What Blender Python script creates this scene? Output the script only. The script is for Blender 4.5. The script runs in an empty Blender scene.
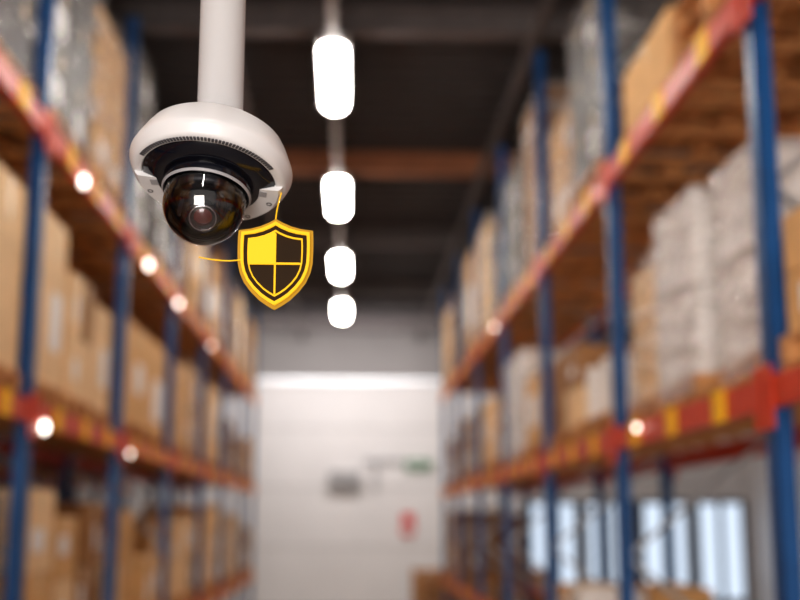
import bpy, math, random
from mathutils import Vector, Matrix, Euler
rnd = random.Random(7)
scene = bpy.context.scene
try:
    scene.view_settings.view_transform = 'Standard'
    scene.view_settings.look = 'Medium High Contrast'
except Exception: pass

# ---------------------------------------------------------------- materials
def new_mat(name):
    m = bpy.data.materials.new(name); m.use_nodes = True
    nt = m.node_tree
    return m, nt, nt.nodes.get('Principled BSDF')

def mat(name, col, rough=0.5, metal=0.0, var=0.15, scale=6.0, bump=0.0, emis=0.0, emcol=None, spec=0.5, coat=0.0):
    m, nt, b = new_mat(name)
    b.inputs['Roughness'].default_value = rough
    b.inputs['Metallic'].default_value = metal
    b.inputs['Specular IOR Level'].default_value = spec
    b.inputs['Coat Weight'].default_value = coat
    tc = nt.nodes.new('ShaderNodeTexCoord')
    n = nt.nodes.new('ShaderNodeTexNoise'); n.inputs['Scale'].default_value = scale; n.inputs['Detail'].default_value = 5
    nt.links.new(tc.outputs['Object'], n.inputs['Vector'])
    r = nt.nodes.new('ShaderNodeValToRGB')
    r.color_ramp.elements[0].position = 0.3; r.color_ramp.elements[1].position = 0.7
    r.color_ramp.elements[0].color = tuple(c*(1-var) for c in col[:3])+(1,)
    r.color_ramp.elements[1].color = tuple(min(1, c*(1+var)) for c in col[:3])+(1,)
    nt.links.new(n.outputs['Fac'], r.inputs['Fac'])
    nt.links.new(r.outputs['Color'], b.inputs['Base Color'])
    if bump > 0:
        bp = nt.nodes.new('ShaderNodeBump'); bp.inputs['Strength'].default_value = bump; bp.inputs['Distance'].default_value = 0.02
        nt.links.new(n.outputs['Fac'], bp.inputs['Height']); nt.links.new(bp.outputs['Normal'], b.inputs['Normal'])
    if emis > 0:
        b.inputs['Emission Color'].default_value = tuple(emcol or col)[:3]+(1,)
        b.inputs['Emission Strength'].default_value = emis
    return m

def glassy(name, tint=(1,1,1), ior=1.35, rough=0.02, gcol=(1,1,1), base=0.0):
    m = bpy.data.materials.new(name); m.use_nodes = True
    nt = m.node_tree; nt.nodes.clear()
    o = nt.nodes.new('ShaderNodeOutputMaterial'); mx = nt.nodes.new('ShaderNodeMixShader')
    t = nt.nodes.new('ShaderNodeBsdfTransparent'); t.inputs['Color'].default_value = tint+(1,)
    g = nt.nodes.new('ShaderNodeBsdfGlossy'); g.inputs['Roughness'].default_value = rough; g.inputs['Color'].default_value = gcol+(1,)
    lw = nt.nodes.new('ShaderNodeFresnel'); lw.inputs['IOR'].default_value = ior
    ad = nt.nodes.new('ShaderNodeMath'); ad.operation = 'ADD'; ad.use_clamp = True; ad.inputs[1].default_value = base
    nt.links.new(lw.outputs[0], ad.inputs[0]); nt.links.new(ad.outputs[0], mx.inputs[0])
    nt.links.new(t.outputs[0], mx.inputs[1]); nt.links.new(g.outputs[0], mx.inputs[2]); nt.links.new(mx.outputs[0], o.inputs[0])
    return m

def wrapmat(name, col, alpha):
    m, nt, b = new_mat(name)
    tc = nt.nodes.new('ShaderNodeTexCoord')
    mp = nt.nodes.new('ShaderNodeMapping'); mp.inputs['Scale'].default_value = (1.2, 1.2, 5)
    n = nt.nodes.new('ShaderNodeTexNoise'); n.inputs['Scale'].default_value = 2.0; n.inputs['Detail'].default_value = 6; n.inputs['Distortion'].default_value = 1.2
    nt.links.new(tc.outputs['Object'], mp.inputs[0]); nt.links.new(mp.outputs[0], n.inputs['Vector'])
    bp = nt.nodes.new('ShaderNodeBump'); bp.inputs['Strength'].default_value = 0.9; bp.inputs['Distance'].default_value = 0.06
    nt.links.new(n.outputs['Fac'], bp.inputs['Height']); nt.links.new(bp.outputs['Normal'], b.inputs['Normal'])
    b.inputs['Base Color'].default_value = col+(1,)
    b.inputs['Roughness'].default_value = 0.12
    mr = nt.nodes.new('ShaderNodeMapRange'); mr.inputs[1].default_value = 0.4; mr.inputs[2].default_value = 0.7
    mr.inputs[3].default_value = max(0, alpha-0.15); mr.inputs[4].default_value = min(1, alpha+0.35)
    nt.links.new(n.outputs['Fac'], mr.inputs[0]); nt.links.new(mr.outputs[0], b.inputs['Alpha'])
    return m

def emat(name, col, s):
    m = bpy.data.materials.new(name); m.use_nodes = True
    nt = m.node_tree; nt.nodes.clear()
    o = nt.nodes.new('ShaderNodeOutputMaterial'); e = nt.nodes.new('ShaderNodeEmission')
    e.inputs[0].default_value = col+(1,); e.inputs[1].default_value = s
    nt.links.new(e.outputs[0], o.inputs[0]); return m

M = {}
M['blue'] = mat('rack_blue_paint', (0.010, 0.085, 0.26), 0.35, var=0.12)
M['red'] = mat('rack_red_paint', (0.60, 0.055, 0.018), 0.4, var=0.12, spec=.35)
M['tag'] = mat('yellow_label', (1.0, 0.55, 0.0), 0.5, var=0.03)
M['steel'] = mat('galvanised_steel', (0.45, 0.46, 0.48), 0.35, 0.8)
M['wood'] = mat('pallet_wood', (0.60, 0.30, 0.12), 0.8, var=0.3, scale=9)
M['cb1'] = mat('cardboard_tan', (0.72, 0.42, 0.18), 0.7, var=0.12)
M['cb2'] = mat('cardboard_brown', (0.36, 0.18, 0.075), 0.75, var=0.15)
M['cb3'] = mat('cardboard_pale', (0.88, 0.61, 0.35), 0.65, var=0.1)
M['tape'] = mat('packing_tape', (0.88, 0.68, 0.44), 0.25, var=0.05)
M['white'] = mat('white_label_paper', (0.90, 0.88, 0.88), 0.5, var=0.04)
M['whitebox'] = mat('white_carton', (0.86, 0.81, 0.78), 0.6, var=0.08)
M['dark'] = mat('dark_goods', (0.05, 0.04, 0.04), 0.5, var=0.3)
M['wrap'] = wrapmat('stretch_wrap', (0.80, 0.77, 0.76), 0.18)
M['wrapw'] = wrapmat('stretch_wrap_white', (0.92, 0.88, 0.87), 0.5)
LAMP = emat('lamp_diffuser_light', (1.0, 0.95, 0.88), 54.0)
SPOT = emat('marker_light', (1.0, 0.90, 0.80), 6)  # made-up glow standing in for bright out-of-focus spots along the beams

# ---------------------------------------------------------------- mesh builder
class MB:
    def __init__(s): s.v=[]; s.f=[]; s.mi=[]; s.mats=[]; s.sm=[]
    def m(s, mt):
        if mt not in s.mats: s.mats.append(mt)
        return s.mats.index(mt)
    def box(s, c, d, mt, rot=None):
        k = len(s.v); i = s.m(mt)
        for z in (-.5,.5):
            for x,y in ((-.5,-.5),(.5,-.5),(.5,.5),(-.5,.5)):
                p = Vector((x*d[0], y*d[1], z*d[2]))
                if rot: p = rot @ p
                s.v.append((p.x+c[0], p.y+c[1], p.z+c[2]))
        for q in ((3,2,1,0),(4,5,6,7),(0,1,5,4),(1,2,6,5),(2,3,7,6),(3,0,4,7)):
            s.f.append(tuple(k+a for a in q)); s.mi.append(i); s.sm.append(False)
    def bar(s, a, b, w, t, mt):
        a=Vector(a); b=Vector(b); d=b-a
        s.box((a+b)/2, (w, t, d.length), mt, d.to_track_quat('Z','Y').to_matrix())
    def grid(s, rings, mt, closed=True, smooth=True):
        k=len(s.v); i=s.m(mt); n=len(rings[0])
        for r in rings: s.v.extend([tuple(p) for p in r])
        for a in range(len(rings)-1):
            for b in range(n if closed else n-1):
                c=(b+1)%n
                s.f.append((k+a*n+b, k+(a+1)*n+b, k+(a+1)*n+c, k+a*n+c)); s.mi.append(i); s.sm.append(smooth)
    def lathe(s, prof, mt, n=72, T=None, smooth=True):
        rings=[]
        for r,z in prof:
            ring=[]
            for j in range(n):
                a=2*math.pi*j/n; p=Vector((max(r,1e-5)*math.cos(a), max(r,1e-5)*math.sin(a), z))
                ring.append(T@p if T else p)
            rings.append(ring)
        s.grid(rings, mt, True, smooth)
    def poly(s, pts, mt):
        k=len(s.v); s.v.extend([tuple(p) for p in pts]); s.f.append(tuple(range(k,k+len(pts)))); s.mi.append(s.m(mt)); s.sm.append(False)
    def tube(s, pts, r, mt, n=10):
        rings=[]
        for i,p in enumerate(pts):
            p=Vector(p); d=Vector(pts[min(i+1,len(pts)-1)])-Vector(pts[max(i-1,0)])
            q=d.to_track_quat('Z','Y')
            rings.append([p+q@Vector((r*math.cos(2*math.pi*j/n), r*math.sin(2*math.pi*j/n),0)) for j in range(n)])
        s.grid(rings, mt)
        s.poly(list(reversed(rings[0])), mt); s.poly(rings[-1], mt)
    def obj(s, name, parent=None, loc=(0,0,0), bevel=0):
        me=bpy.data.meshes.new(name+'_mesh'); me.from_pydata(s.v,[],s.f); me.update()
        for mt in s.mats: me.materials.append(mt)
        me.polygons.foreach_set('material_index', s.mi); me.polygons.foreach_set('use_smooth', s.sm)
        o=bpy.data.objects.new(name, me); scene.collection.objects.link(o); o.location=loc
        if parent: o.parent=parent
        if bevel:
            bm=o.modifiers.new('bevel','BEVEL'); bm.width=bevel; bm.segments=2; bm.limit_method='ANGLE'
        return o
def empty(name, loc=(0,0,0)):
    e=bpy.data.objects.new(name,None); e.location=loc; e.empty_display_size=0.2; scene.collection.objects.link(e); return e

# ---------------------------------------------------------------- room shell
XL, XR, YB, YF, H = -6.2, 9.4, -7.0, 28.0, 6.4
m, nt, b = new_mat('concrete_floor')
tc=nt.nodes.new('ShaderNodeTexCoord'); n=nt.nodes.new('ShaderNodeTexNoise'); n.inputs['Scale'].default_value=1.2; n.inputs['Detail'].default_value=8
r=nt.nodes.new('ShaderNodeValToRGB'); r.color_ramp.elements[0].color=(.28,.23,.19,1); r.color_ramp.elements[1].color=(.48,.41,.35,1)
nt.links.new(tc.outputs['Object'],n.inputs[0]); nt.links.new(n.outputs['Fac'],r.inputs[0]); nt.links.new(r.outputs[0],b.inputs['Base Color']); b.inputs['Roughness'].default_value=.35
floor_m=m
ceil_m=mat('dark_ceiling_deck',(0.075,0.066,0.068),0.7,var=0.15)
beam_m=mat('ceiling_beam_dark',(0.16,0.14,0.14),0.6)
brown_m=mat('ceiling_beam_brown',(0.42,0.18,0.09),0.6)
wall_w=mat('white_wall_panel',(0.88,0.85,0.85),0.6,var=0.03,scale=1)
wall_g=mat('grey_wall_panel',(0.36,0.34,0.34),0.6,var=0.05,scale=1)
seam_m=mat('wall_seam',(0.62,0.60,0.60),0.6,var=0.05,scale=1)
wall_d=mat('side_wall_grey',(0.16,0.14,0.13),0.7,var=0.1,scale=1)
g=MB(); g.box(((XL+XR)/2,(YB+YF)/2,-.05),(XR-XL,YF-YB,.1),floor_m); g.obj('floor')
g=MB(); g.box(((XL+XR)/2,(YB+YF)/2,H+.1),(XR-XL,YF-YB,.1),ceil_m)
y=YB+.2
while y<YF:
    g.box(((XL+XR)/2,y,H+.03),(XR-XL,.14,.06),ceil_m); y+=.35
g.obj('ceiling')
def ibeam(name,yc,mt):
    g=MB(); L=XR-XL; xc=(XL+XR)/2
    g.box((xc,yc,H-.02),(L,.18,.03),mt); g.box((xc,yc,H-.13),(L,.03,.22),mt); g.box((xc,yc,H-.25),(L,.18,.03),mt)
    g.obj(name)
for i,yy in enumerate((-2.5,1.8,6.1,10.0,18.2,22.5,26.6)): ibeam('ceiling_beam',yy,beam_m)
ibeam('ceiling_beam',14.3,brown_m)
g=MB()
for x in (-4.6,-2.9,-1.1,1.6,2.4,3.4,5.2): g.box((x,(YB+YF)/2,H-.30),(.09,YF-YB-.4,.05),beam_m)
g.obj('cable_tray')
g=MB(); g.box(((XL+XR)/2,YF+.1,H/2),(XR-XL,.2,H),wall_w)
z=.0
while z<5.0:
    g.box(((XL+XR)/2,YF-.01,z),(XR-XL,.02,.03),seam_m); z+=1.35
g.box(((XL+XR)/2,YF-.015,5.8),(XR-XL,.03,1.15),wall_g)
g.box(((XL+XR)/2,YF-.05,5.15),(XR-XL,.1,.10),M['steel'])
g.obj('wall_back')
g=MB(); g.box((XL-.1,(YB+YF)/2,H/2),(.2,YF-YB,H),wall_d); g.obj('wall_left')
g=MB(); g.box((XR+.1,(YB+YF)/2,H/2),(.2,YF-YB,H),wall_w); g.obj('wall_right')
# daylight windows low in the back wall, seen through the right rack
frame_m=mat('window_frame_dark',(.03,.04,.07),.5); pane=emat('window_daylight',(.74,.85,1.0),.95)
for i,x in enumerate((4.7,6.0,7.3,8.6)):
    e=empty('window_%d'%(i+1),(x,YF-.04,1.25))
    g=MB()
    for dx in (-.55,0,.55): g.box((dx,0,0),(.12,.08,2.3),frame_m)
    for dz in (-1.12,1.12): g.box((0,0,dz),(1.2,.08,.08),frame_m)
    g.obj('frame',e)
    g=MB(); g.box((-.275,.02,0),(.43,.02,2.16),pane); g.box((.275,.02,0),(.43,.02,2.16),pane); g.obj('panes',e)
# back-wall fittings
redm=mat('red_sign',(0.75,0.03,0.03),.5); grn=mat('green_sign',(0.16,0.30,0.20),.5) 
gu=mat('grey_unit',(.45,.44,.45),.5)
g=MB(); g.box((-.1,YF-.12,2.85),(.75,.2,.40),gu); g.box((-.1,YF-.24,2.9),(.6,.03,.06),wall_g); g.box((-.1,YF-.24,2.75),(.6,.03,.04),wall_g); g.obj('wall_heater_unit',bevel=.02)
g=MB(); g.tube([(.3,YF-.1,3.3),(.6,YF-.1,3.3),(1.25,YF-.1,3.3)],.03,M['steel']); g.tube([(.6,YF-.1,3.3),(.6,YF-.1,2.6)],.03,M['steel']); g.obj('wall_pipe')
g=MB(); g.box((1.6,YF-.06,3.2),(.6,.1,.24),grn); g.box((1.55,YF-.115,3.2),(.3,.01,.05),M['white']); g.obj('exit_sign')
g=MB(); g.box((1.35,YF-.05,1.85),(.28,.04,.5),redm); g.box((1.35,YF-.075,1.76),(.18,.01,.14),M['white']); g.obj('fire_extinguisher_sign')

# ---------------------------------------------------------------- ceiling lights
housing=mat('lamp_housing',(.55,.55,.57),.4)
def lamp(x,y,z=5.95,trunk=True):
    e=empty('ceiling_light',(x,y,z))
    g=MB(); g.box((0,0,.06),(.26,1.72,.07),housing)
    for yy in (-.7,.7): g.tube([(0,yy,.09),(0,yy,.43)],.008,M['steel'])
    g.obj('housing',e,bevel=.01)
    if trunk:
        g=MB(); g.box((0,2.09,.07),(.07,2.40,.07),housing); g.obj('trunking',e)
    g=MB()
    rings=[]
    for yy,sc in ((-.82,.6),(-.78,.85),(-.70,1),(0,1),(.70,1),(.78,.85),(.82,.6)):
        rings.append([(.110*sc*math.cos(a), yy, .022-.05*sc*math.sin(a)) for a in [math.pi*k/10 for k in range(11)]])
    g.grid(rings,LAMP,closed=False); g.poly(rings[0],LAMP); g.poly(list(reversed(rings[-1])),LAMP)
    g.obj('diffuser',e)
for k in range(-3,4): lamp(-.17, 10.66+4.18*k, trunk=(k not in(-3,3)))
for k in (-2,0,2): 
    lamp(4.2, 10.66+4.18*k,trunk=False)

# ---------------------------------------------------------------- racks
RD=1.05
def rack(fx, sgn, y0, bay, nb, levels, spots=()):
    e=empty('pallet_rack',(fx,y0,0))
    g=MB()
    for i in range(nb+1):
        y=i*bay
        for dx in (.045,RD-.045):
            x=sgn*dx
            g.box((x,y-.04,2.95),(.075,.008,5.9),M['blue']); g.box((x,y+.04,2.95),(.075,.008,5.9),M['blue'])
            g.box((x-sgn*.034 if dx<.5 else x+sgn*.034,y,2.95),(.008,.088,5.9),M['blue'])
            g.box((x,y,.006),(.12,.14,.012),M['steel'])
        z=.2; f=True
        while z<5.4:
            a,b2=(.06,RD-.06) if f else (RD-.06,.06)
            g.bar((sgn*a,y,z),(sgn*b2,y,z+.75),.025,.025,M['steel']); z+=.75; f=not f
        g.bar((sgn*.06,y,.15),(sgn*(RD-.06),y,.15),.025,.025,M['steel'])
    g.obj('uprights',e)
    g=MB()
    for i in range(nb):
        ya,yb=i*bay+.05,(i+1)*bay-.05
        for z in levels:
            for dx in (.02,RD-.02):
                x=sgn*dx
                g.box((x,(ya+yb)/2,z),(.05,yb-ya,.12),M['red'])
                s2=-sgn if dx<.5 else sgn
                for yy in (ya+.01,yb-.01):
                    g.box((x+s2*.03,yy,z-.02),(.012,.07,.24),M['red'])
            for t in (.2,.5,.8):
                g.box((sgn*.02-sgn*.029,ya+t*(yb-ya),z),(.008,.16,.135),M['tag'])
    g.obj('beams',e)
    if spots:
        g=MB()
        for yy,zz,ss in spots:
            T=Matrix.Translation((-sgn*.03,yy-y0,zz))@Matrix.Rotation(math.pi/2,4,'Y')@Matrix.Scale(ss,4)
            g.lathe([(0,-.02),(.03,-.015),(.04,0),(.03,.015),(0,.02)],SPOT,16,T)
        g.obj('bokeh_spots',e)  # added bright spots, not rack parts
    return e
LEV_L=(.95,2.49,4.09); LEV_R=(.95,2.38,3.99)
rack(-1.72,-1,6.6-2.6*3,2.6,9,LEV_L, spots=((7.4,4.02,1.0),(9.9,4.02,1.0),(11.7,4.02,.9),(6.75,2.42,.9),(14.6,4.02,.6),(9.4,2.42,.5)))
rack(1.57,1,4.46-2.65*2,2.65,8,LEV_R, spots=((6.4,2.38+.02,.45),(12.6,3.95,.6)))
rack(-4.0,-1,6.6-2.6*2,2.6,8,LEV_L)
rack(6.3,1,4.46-2.65,2.65,4,LEV_R)

# ---------------------------------------------------------------- loads
def pallet(g,w,d,h=.13,z0=0):
    n=5
    for k in range(n): g.box((-d/2+.05+k*(d-.1)/(n-1),0,z0+h-.011),(.1,w,.022),M['wood'])
    for yy in (-w/2+.05,0,w/2-.05):
        g.box((0,yy,z0+h-.033),(d,.1,.02),M['wood'])
        for xx in (-d/2+.06,0,d/2-.06): g.box((xx,yy,z0+h/2-.005),(.12,.1,h-.075),M['wood'])
        g.box((0,yy,z0+.012),(d,.1,.022),M['wood'])
def carton(g,c,s,mt,face):
    g.box(c,s,mt)
    g.box((c[0],c[1],c[2]+s[2]/2+.001),(s[0]*.99,.05,.003),M['tape'])
    g.box((c[0]+face*(s[0]/2+.001),c[1],c[2]+s[2]*.38),(.003,.05,s[2]*.24),M['tape'])
    if rnd.random()<.5:
        w=s[1]*rnd.uniform(.25,.5); h=s[2]*rnd.uniform(.25,.5)
        g.box((c[0]+face*(s[0]/2+.002),c[1]+rnd.uniform(-.15,.15)*s[1],c[2]+rnd.uniform(-.15,.05)*s[2]),(.004,w,h),M['white'])
    if rnd.random()<.4:
        g.box((c[0]+rnd.uniform(-.1,.1)*s[0],c[1]-s[1]/2-.002,c[2]),(s[0]*.3,.004,s[2]*.35),M['white'])
def load(x,y,z,w,d,h,kind,face,parent=None):
    g=MB(); pallet(g,w,d)
    z0=.131; wm=w-.06; dm=d-.04
    name='cardboard_box_pallet'
    if kind=='big':
        carton(g,(0,0,z0+h/2),(dm,wm,h),rnd.choice([M['cb1'],M['cb3'],M['cb1']]),face)
    elif kind in('boxes','wrap','wrapw','mixed','wrapd'):
        ny=rnd.choice([2,2,3]) if w>.9 else rnd.choice([1,2]); nx=2; nz=max(1 if h<.4 else 2,round(h/.38)); bh=h/nz
        base=rnd.choice([M['cb1'],M['cb2'],M['cb3']])
        if kind=='wrapw': base=M['whitebox']
        if kind=='wrapd': base=M['dark']
        tall=[nz-(1 if (kind in('boxes','mixed') and rnd.random()<.35) else 0) for _ in range(ny*nx)]
        for k in range(nz):
            for a in range(ny):
                for b in range(nx):
                    if k>=max(1,tall[a*nx+b]): continue
                    mt=base if (rnd.random()<.7 or kind[:4]=='wrap') else rnd.choice([M['cb1'],M['cb2'],M['cb3'],M['whitebox']])
                    carton(g,(-dm/2+dm/nx*(b+.5), -wm/2+wm/ny*(a+.5), z0+bh*(k+.5)),(dm/nx-.012,wm/ny-.016,bh-.008),mt,face)
        if kind[:4]=='wrap':
            mt=M['wrapw'] if kind=='wrapw' else M['wrap']
            rings=[]; R=.05
            for k in range(9):
                zz=.05+(h+.12)*k/8; ring=[]
                for cx,cy,a0 in ((1,1,0),(-1,1,90),(-1,-1,180),(1,-1,270)):
                    for t in (0,30,60,90):
                        a=math.radians(a0+t); j=rnd.uniform(-.008,.012)
                        ring.append(((dm/2-R+.02)*cx+(R+j)*math.cos(a),(wm/2-R+.02)*cy+(R+j)*math.sin(a),zz))
                rings.append(ring)
            g.grid(rings,mt,smooth=False); g.poly(rings[-1],mt); name='wrapped_pallet_load'
    elif kind=='drum':
        for a in(-1,1):
            for b in(-1,1):
                rr=min(w,d)/4-.02
                T=Matrix.Translation((a*dm/4,b*wm/4,z0))
                g.lathe([(0,0),(rr,0),(rr,h*.3),(rr*1.03,h*.33),(rr,h*.36),(rr,h*.64),(rr*1.03,h*.67),(rr,h*.7),(rr,h),(rr*.9,h),(rr*.9,h-.02),(0,h-.02)],M['whitebox'],24,T,smooth=False)
        name='drum_pallet'
    elif kind=='empty':
        for k in range(1,max(2,int(h/.14))): pallet(g,w,d,z0=k*.134)
        name='wooden_pallet_stack'
    return g.obj(name,parent,(x,y,z))
kinds=['boxes','boxes','big','wrap','mixed','boxes','mixed']
def fill2(fx,sgn,y0,bay,nb,levels,density,spec):
    for i in range(nb):
        for li,z in enumerate(levels):
            if (i,li) in spec:
                lst=spec[(i,li)]
            else:
                n=rnd.choice([2,2,3]); lst=[]
                for k in range(n):
                    if rnd.random()>density[li]: lst.append((None,0)); continue
                    if li==2: lst.append((rnd.choice(['wrap','wrapd','boxes','big','wrap']),rnd.uniform(.9,1.5)))
                    else: lst.append((rnd.choice(kinds),rnd.uniform(.6,1.0)))
            n=len(lst); slot=(bay-.14)/n
            for k,(kind,h) in enumerate(lst):
                if kind is None: continue
                w=slot-rnd.uniform(.06,.2)
                yy=y0+i*bay+.07+slot*(k+.5)
                load(fx+sgn*(RD/2+rnd.uniform(-.03,.05)),yy,z+.061,w,.98,h,kind,-sgn)
specL={(2,1):[('boxes',1.0),('big',.9),('big',1.0)],(3,1):[('big',1.0),('boxes',.8),('big',.75)],(4,1):[('big',.8),('big',.85)],
       (2,2):[('boxes',.6),('wrapd',.9)],(3,2):[('wrapd',1.65),('wrap',1.2)],(4,2):[('wrapd',1.55),('wrapd',1.2)],(5,2):[('wrap',1.4),('boxes',1.1)],
       (3,0):[('boxes',.95),('boxes',.8),('mixed',.9)]}
fill2(-1.72,-1,6.6-7.8,2.6,9,LEV_L,(.95,1,1),specL)
specR={(1,1):[('boxes',.5),('boxes',.45)],(2,1):[('wrapw',.84),('wrapw',.86),('wrap',.74)],(3,1):[('drum',.36),('mixed',.6)],(4,1):[('big',.6),('wrapw',.9)],(5,1):[('boxes',.6),('big',.75)],
       (1,2):[('boxes',.9),('boxes',.7)],(2,2):[('empty',.45),('big',.40)],(3,2):[('wrapd',1.2),('wrap',.9)],(4,2):[('wrap',1.5),('wrapd',1.2)],(5,2):[('wrapd',1.1),('wrap',1.3)],
       (1,0):[(None,0)],(2,0):[(None,0),(None,0)],(3,0):[(None,0),('boxes',.3)],(4,0):[(None,0),(None,0)],(5,0):[(None,0),(None,0)]}
fill2(1.57,1,4.46-5.3,2.65,8,LEV_R,(.3,1,1),specR)
fill2(-4.0,-1,6.6-5.2,2.6,8,LEV_L,(.8,.8,.8),{})
fill2(6.3,1,4.46-2.65,2.65,4,LEV_R,(.25,.4,.9),{})
for (x,y,hh) in ((1.15+.5,21.9,1.15),(2.95,21.9,1.2),(2.2,23.4,.9)):
    load(x,y,0,1.2,.98,hh,'empty',-1)

# ---------------------------------------------------------------- dome security camera
W=mat('camera_white_plastic',(.68,.68,.70),.34,var=.01,coat=.2)
BK=mat('camera_black_gloss',(.006,.007,.012),.12,var=.1)
BM=mat('camera_black_matte',(.010,.010,.012),.5,var=.1)
VENT=mat('vent_shadow_plastic',(.07,.07,.08),.6)
CH=mat('lens_ring_metal',(.55,.55,.58),.2,1.0)
SEAL=mat('grey_gasket',(.32,.32,.34),.4)
LENS=mat('lens_glass_dark',(.08,.01,.012),.03,var=.3,coat=1.0)
DOME=glassy('clear_dome',(.95,.95,.97),1.5,.01,(1,1,1),.02)
cam_c=Vector((-.166,1.359,2.293))
sec=empty('security_camera',cam_c)
T=Matrix.Rotation(math.radians(6),4,'Y')@Matrix.Rotation(math.radians(-17),4,'X')
g=MB()
g.lathe([(.0,.058),(.034,.058),(.038,.0575),(.060,.0570),(.072,.0555),(.0775,.0535),(.0810,.0505),(.0830,.046),(.0858,.042),(.0940,.023),(.0955,.0185),(.0955,.0155),(.0942,.012),(.0905,.004),(.0885,.001),(.0860,.0),(.0795,-.001),(.0785,-.0005),(.0775,.002)],W,96,T)
g.obj('housing',sec)
g=MB()
g.lathe([(.0777,.002),(.0765,-.001),(.062,-.006),(.0515,-.009),(.050,-.008)],BK,96,T)
g.obj('black_window_band',sec)
g=MB()
for k in range(46):   # vent slots on the near arc of the rim
    a=math.radians(208+124*k/45)
    R=Matrix.Rotation(a,4,'Z')
    g.box(T@(R@Vector((.0830,0,-.0006))),(.0056,.0028,.0012),VENT,(T@R).to_3x3())
g.obj('vent_slots',sec)
g=MB(); gd=MB()
def sector(g,a0,a1,r0,r1,zt,zb,mt,n=14):
    A=[math.radians(a0+(a1-a0)*k/n) for k in range(n+1)]
    rings=[]
    for r,z in ((r0,zt),(r0,zb+.0015),(r0+.0015,zb),(r1-.003,zb),(r1,zb+.003),(r1+.003,zt)):
        rings.append([T@Vector((r*math.cos(a),r*math.sin(a),z)) for a in A])
    g.grid(rings,mt,closed=False,smooth=False)
    for idx in (0,-1):
        ps=[rg[idx] for rg in rings]
        g.poly(ps if idx==0 else list(reversed(ps)),mt)
sector(g,-2,86,.055,.085,.002,-.0065,W)
sector(g,94,182,.055,.085,.002,-.0065,W)
for a in (22,55,125,158):
    p=Matrix.Rotation(math.radians(a),4,'Z')@Vector((.076,0,-.0066)); TT=T@Matrix.Translation(p)
    gd.lathe([(0,.0002),(.0020,.0002),(.0023,-.0004),(.0032,-.0004),(.0036,.0004)],VENT,20,TT)
for a,rr in ((7,.064),(173,.064)):
    R=Matrix.Rotation(math.radians(a),4,'Z')
    gd.box(T@(R@Vector((rr,0,-.0066))),(.009,.011,.001),SEAL,(T@R).to_3x3())
g.obj('rim_lugs',sec); gd.obj('screws',sec)
g=MB(); g.lathe([(.0515,-.002),(.0515,-.018),(.050,-.0205),(.0475,-.0205),(.0465,-.018)],BK,96,T)
g.lathe([(.0515,-.0175),(.0522,-.019),(.050,-.0208)],SEAL,96,T); g.obj('dome_ring',sec)
g=MB()
prof=[(.0475,-.012),(.0475,-.034)]+[(.0475*math.cos(math.radians(a)),-.034-.0475*math.sin(math.radians(a))) for a in range(6,91,6)]
g.lathe(prof,DOME,96,T)
g.lathe([(r*.90 if r<.047 else .0430,-.034+(z+.034)*.90) for r,z in prof],DOME,96,T); g.obj('clear_dome',sec)
g=MB(); g.lathe([(.0,-.006),(.042,-.006),(.042,-.024),(.040,-.028),(.036,-.029),(.034,-.026),(.0,-.018)],BM,64,T)
g.obj('inner_shroud',sec)
E=T@Matrix.Translation((0,.004,-.037))@Matrix.Rotation(math.radians(12),4,'Z')@Matrix.Rotation(math.radians(-36),4,'X')
g=MB()
g.lathe([(.026*math.sin(math.radians(a)),.026*math.cos(math.radians(a))) for a in range(0,156,6)],BM,48,E)
g.box(E@Vector((.027,0,.006)),(.005,.024,.034),BK,E.to_3x3()); g.box(E@Vector((-.027,0,.006)),(.005,.024,.034),BK,E.to_3x3())
g.obj('eyeball',sec)
g=MB()
g.lathe([(.010,-.019),(.0195,-.019),(.0195,-.025),(.0180,-.029),(.0170,-.0295),(.0160,-.028)],BK,48,E)
g.lathe([(.0162,-.028),(.0152,-.0295),(.0142,-.028),(.0137,-.026)],CH,48,E)
g.lathe([(.0137,-.026),(.011,-.0255),(.0105,-.024)],BM,48,E)
g.obj('lens_barrel',sec)
g=MB(); g.lathe([(.0,-.0275),(.004,-.0272),(.008,-.026),(.0108,-.0242)],LENS,48,E); g.obj('lens',sec)
P=T@Vector((0,0,.057)); 
g=MB(); Tp=Matrix.Translation((P.x+.003,P.y,0))
g.lathe([(.0,P.z-.004),(.0272,P.z-.004),(.0272,H-cam_c.z-.01)],W,48,Tp)
g.lathe([(.0272,H-cam_c.z-.03),(.07,H-cam_c.z-.03),(.07,H-cam_c.z+.04)],W,48,Tp)
g.obj('mounting_pole',sec)

# ---------------------------------------------------------------- shield icon: overlay graphic, built as an added glowing solid
YEL=mat('shield_yellow_glow',(.30,.17,.01),.5,var=.02,emis=.82,emcol=(1.0,.56,.02),spec=.1)
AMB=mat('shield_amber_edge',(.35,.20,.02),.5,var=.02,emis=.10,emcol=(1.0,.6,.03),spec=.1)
DK=mat('shield_dark_panel',(.030,.018,.010),.7,var=.1,spec=.1)
sc=Vector((-.0858,1.334,2.189))
sh=empty('shield_icon',sc)
u=.001133
half=[(0,42),(6,38.5),(14,35),(23,32.5),(34,31),(34.5,22),(34.5,12),(34,0),(32,-9),(28,-18),(22,-26),(14,-34),(7,-39),(0,-43)]
out=[(x*u,z*u) for x,z in half]+[(-x*u,z*u) for x,z in reversed(half[1:-1])]
def sc2(p,s,dz=0): return [(x*s,z*s+dz) for x,z in p]
def ribbon(g,o,i,y0,y1,mt):
    rings=[[(x,y,z) for x,z in q] for q,y in ((o,y0),(o,y1),(i,y1),(i,y0),(o,y0))]
    g.grid(rings,mt,smooth=False)
g=MB(); a=sc2(out,1.10); ribbon(g,a,sc2(out,.98),.003,.005,AMB); g.obj('amber_edge',sh)
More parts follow.
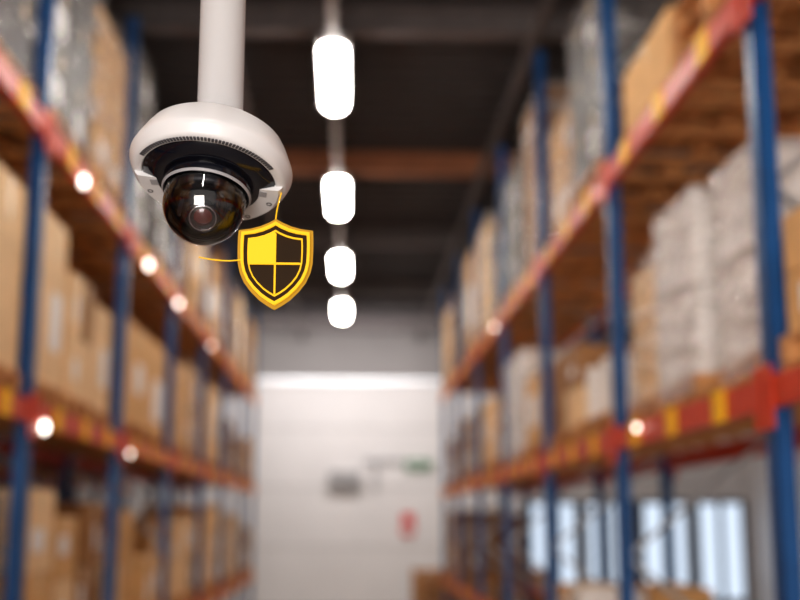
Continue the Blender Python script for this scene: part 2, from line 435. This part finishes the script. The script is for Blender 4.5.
g=MB(); a=sc2(out,.97); g.poly([(x,0.0,z) for x,z in a],DK); g.poly([(x,.004,z) for x,z in reversed(a)],DK)
g.grid([[(x,0,z) for x,z in a],[(x,.004,z) for x,z in a]],DK,smooth=False); g.obj('dark_panel',sh)
g=MB(); ribbon(g,out,sc2(out,.92),-.004,.002,YEL)
ins=sc2(out,.80); ribbon(g,ins,sc2(out,.76),-.003,.001,YEL)
g.box((0,-.001,-.001),(.0020,.004,.070),YEL); g.box((0,-.001,-.001),(.058,.004,.0020),YEL)
xs=[p for p in sc2(out,.77) if p[0]<-.0005 and p[1]>0.001]
left=sorted([p for p in xs if p[1]<.0262],key=lambda p:p[1]); top=sorted([p for p in xs if p[1]>=.0262],key=lambda p:p[0])
quad=[(0,-.001),(-.0296,-.001)]+left+top+[(0,42*u*.77)]
g.poly([(x,-.0035,z) for x,z in quad],YEL)
g.obj('shield_outline',sh)
g=MB()
def bez(a,b,c,n=14):
    a,b,c=Vector(a),Vector(b),Vector(c)
    return [a*(1-t)**2+b*2*t*(1-t)+c*t*t for t in [k/n for k in range(n+1)]]
g.tube(bez((0,.002,.046),(-.002,.012,.060),(.004,.028,.090)),.0008,YEL,8)
g.tube(bez((-.036,0,.004),(-.055,-.002,-.001),(-.086,.0,.006)),.0008,YEL,8)
g.obj('leader_lines',sh)  # leader lines of the graphic, modelled as thin glowing tubes

# ---------------------------------------------------------------- lights
def area(name,loc,target,sx,sy,power,col):
    l=bpy.data.lights.new(name,'AREA'); l.shape='RECTANGLE'; l.size=sx; l.size_y=sy; l.energy=power; l.color=col
    o=bpy.data.objects.new(name,l); scene.collection.objects.link(o); o.location=loc
    o.rotation_euler=(Vector(target)-Vector(loc)).to_track_quat('-Z','Y').to_euler()
area('added_front_fill',(-1.2,-6.5,1.9),(0,5,2.6),4,3.7,560,(1,.94,.88))  # invented fill behind the camera, brightens surfaces that face it
area('added_end_wall_fill',(-.2,24.6,5.7),(0,28,3.6),5,.5,120,(1,.95,.93))  # light without a fixture, added to brighten the back wall
w=bpy.data.worlds.new('world'); scene.world=w; w.use_nodes=True
w.node_tree.nodes['Background'].inputs[0].default_value=(1.0,.92,.84,1); w.node_tree.nodes['Background'].inputs[1].default_value=.45

# ---------------------------------------------------------------- camera
cd=bpy.data.cameras.new('camera'); cd.sensor_width=36; cd.lens=54
cd.dof.use_dof=True; cd.dof.focus_distance=1.33; cd.dof.aperture_fstop=2.5; cd.clip_start=.05
co=bpy.data.objects.new('camera',cd); scene.collection.objects.link(co)
co.location=(0,0,1.9); co.rotation_euler=(math.radians(100.5),0,math.radians(-2.4))
scene.camera=co
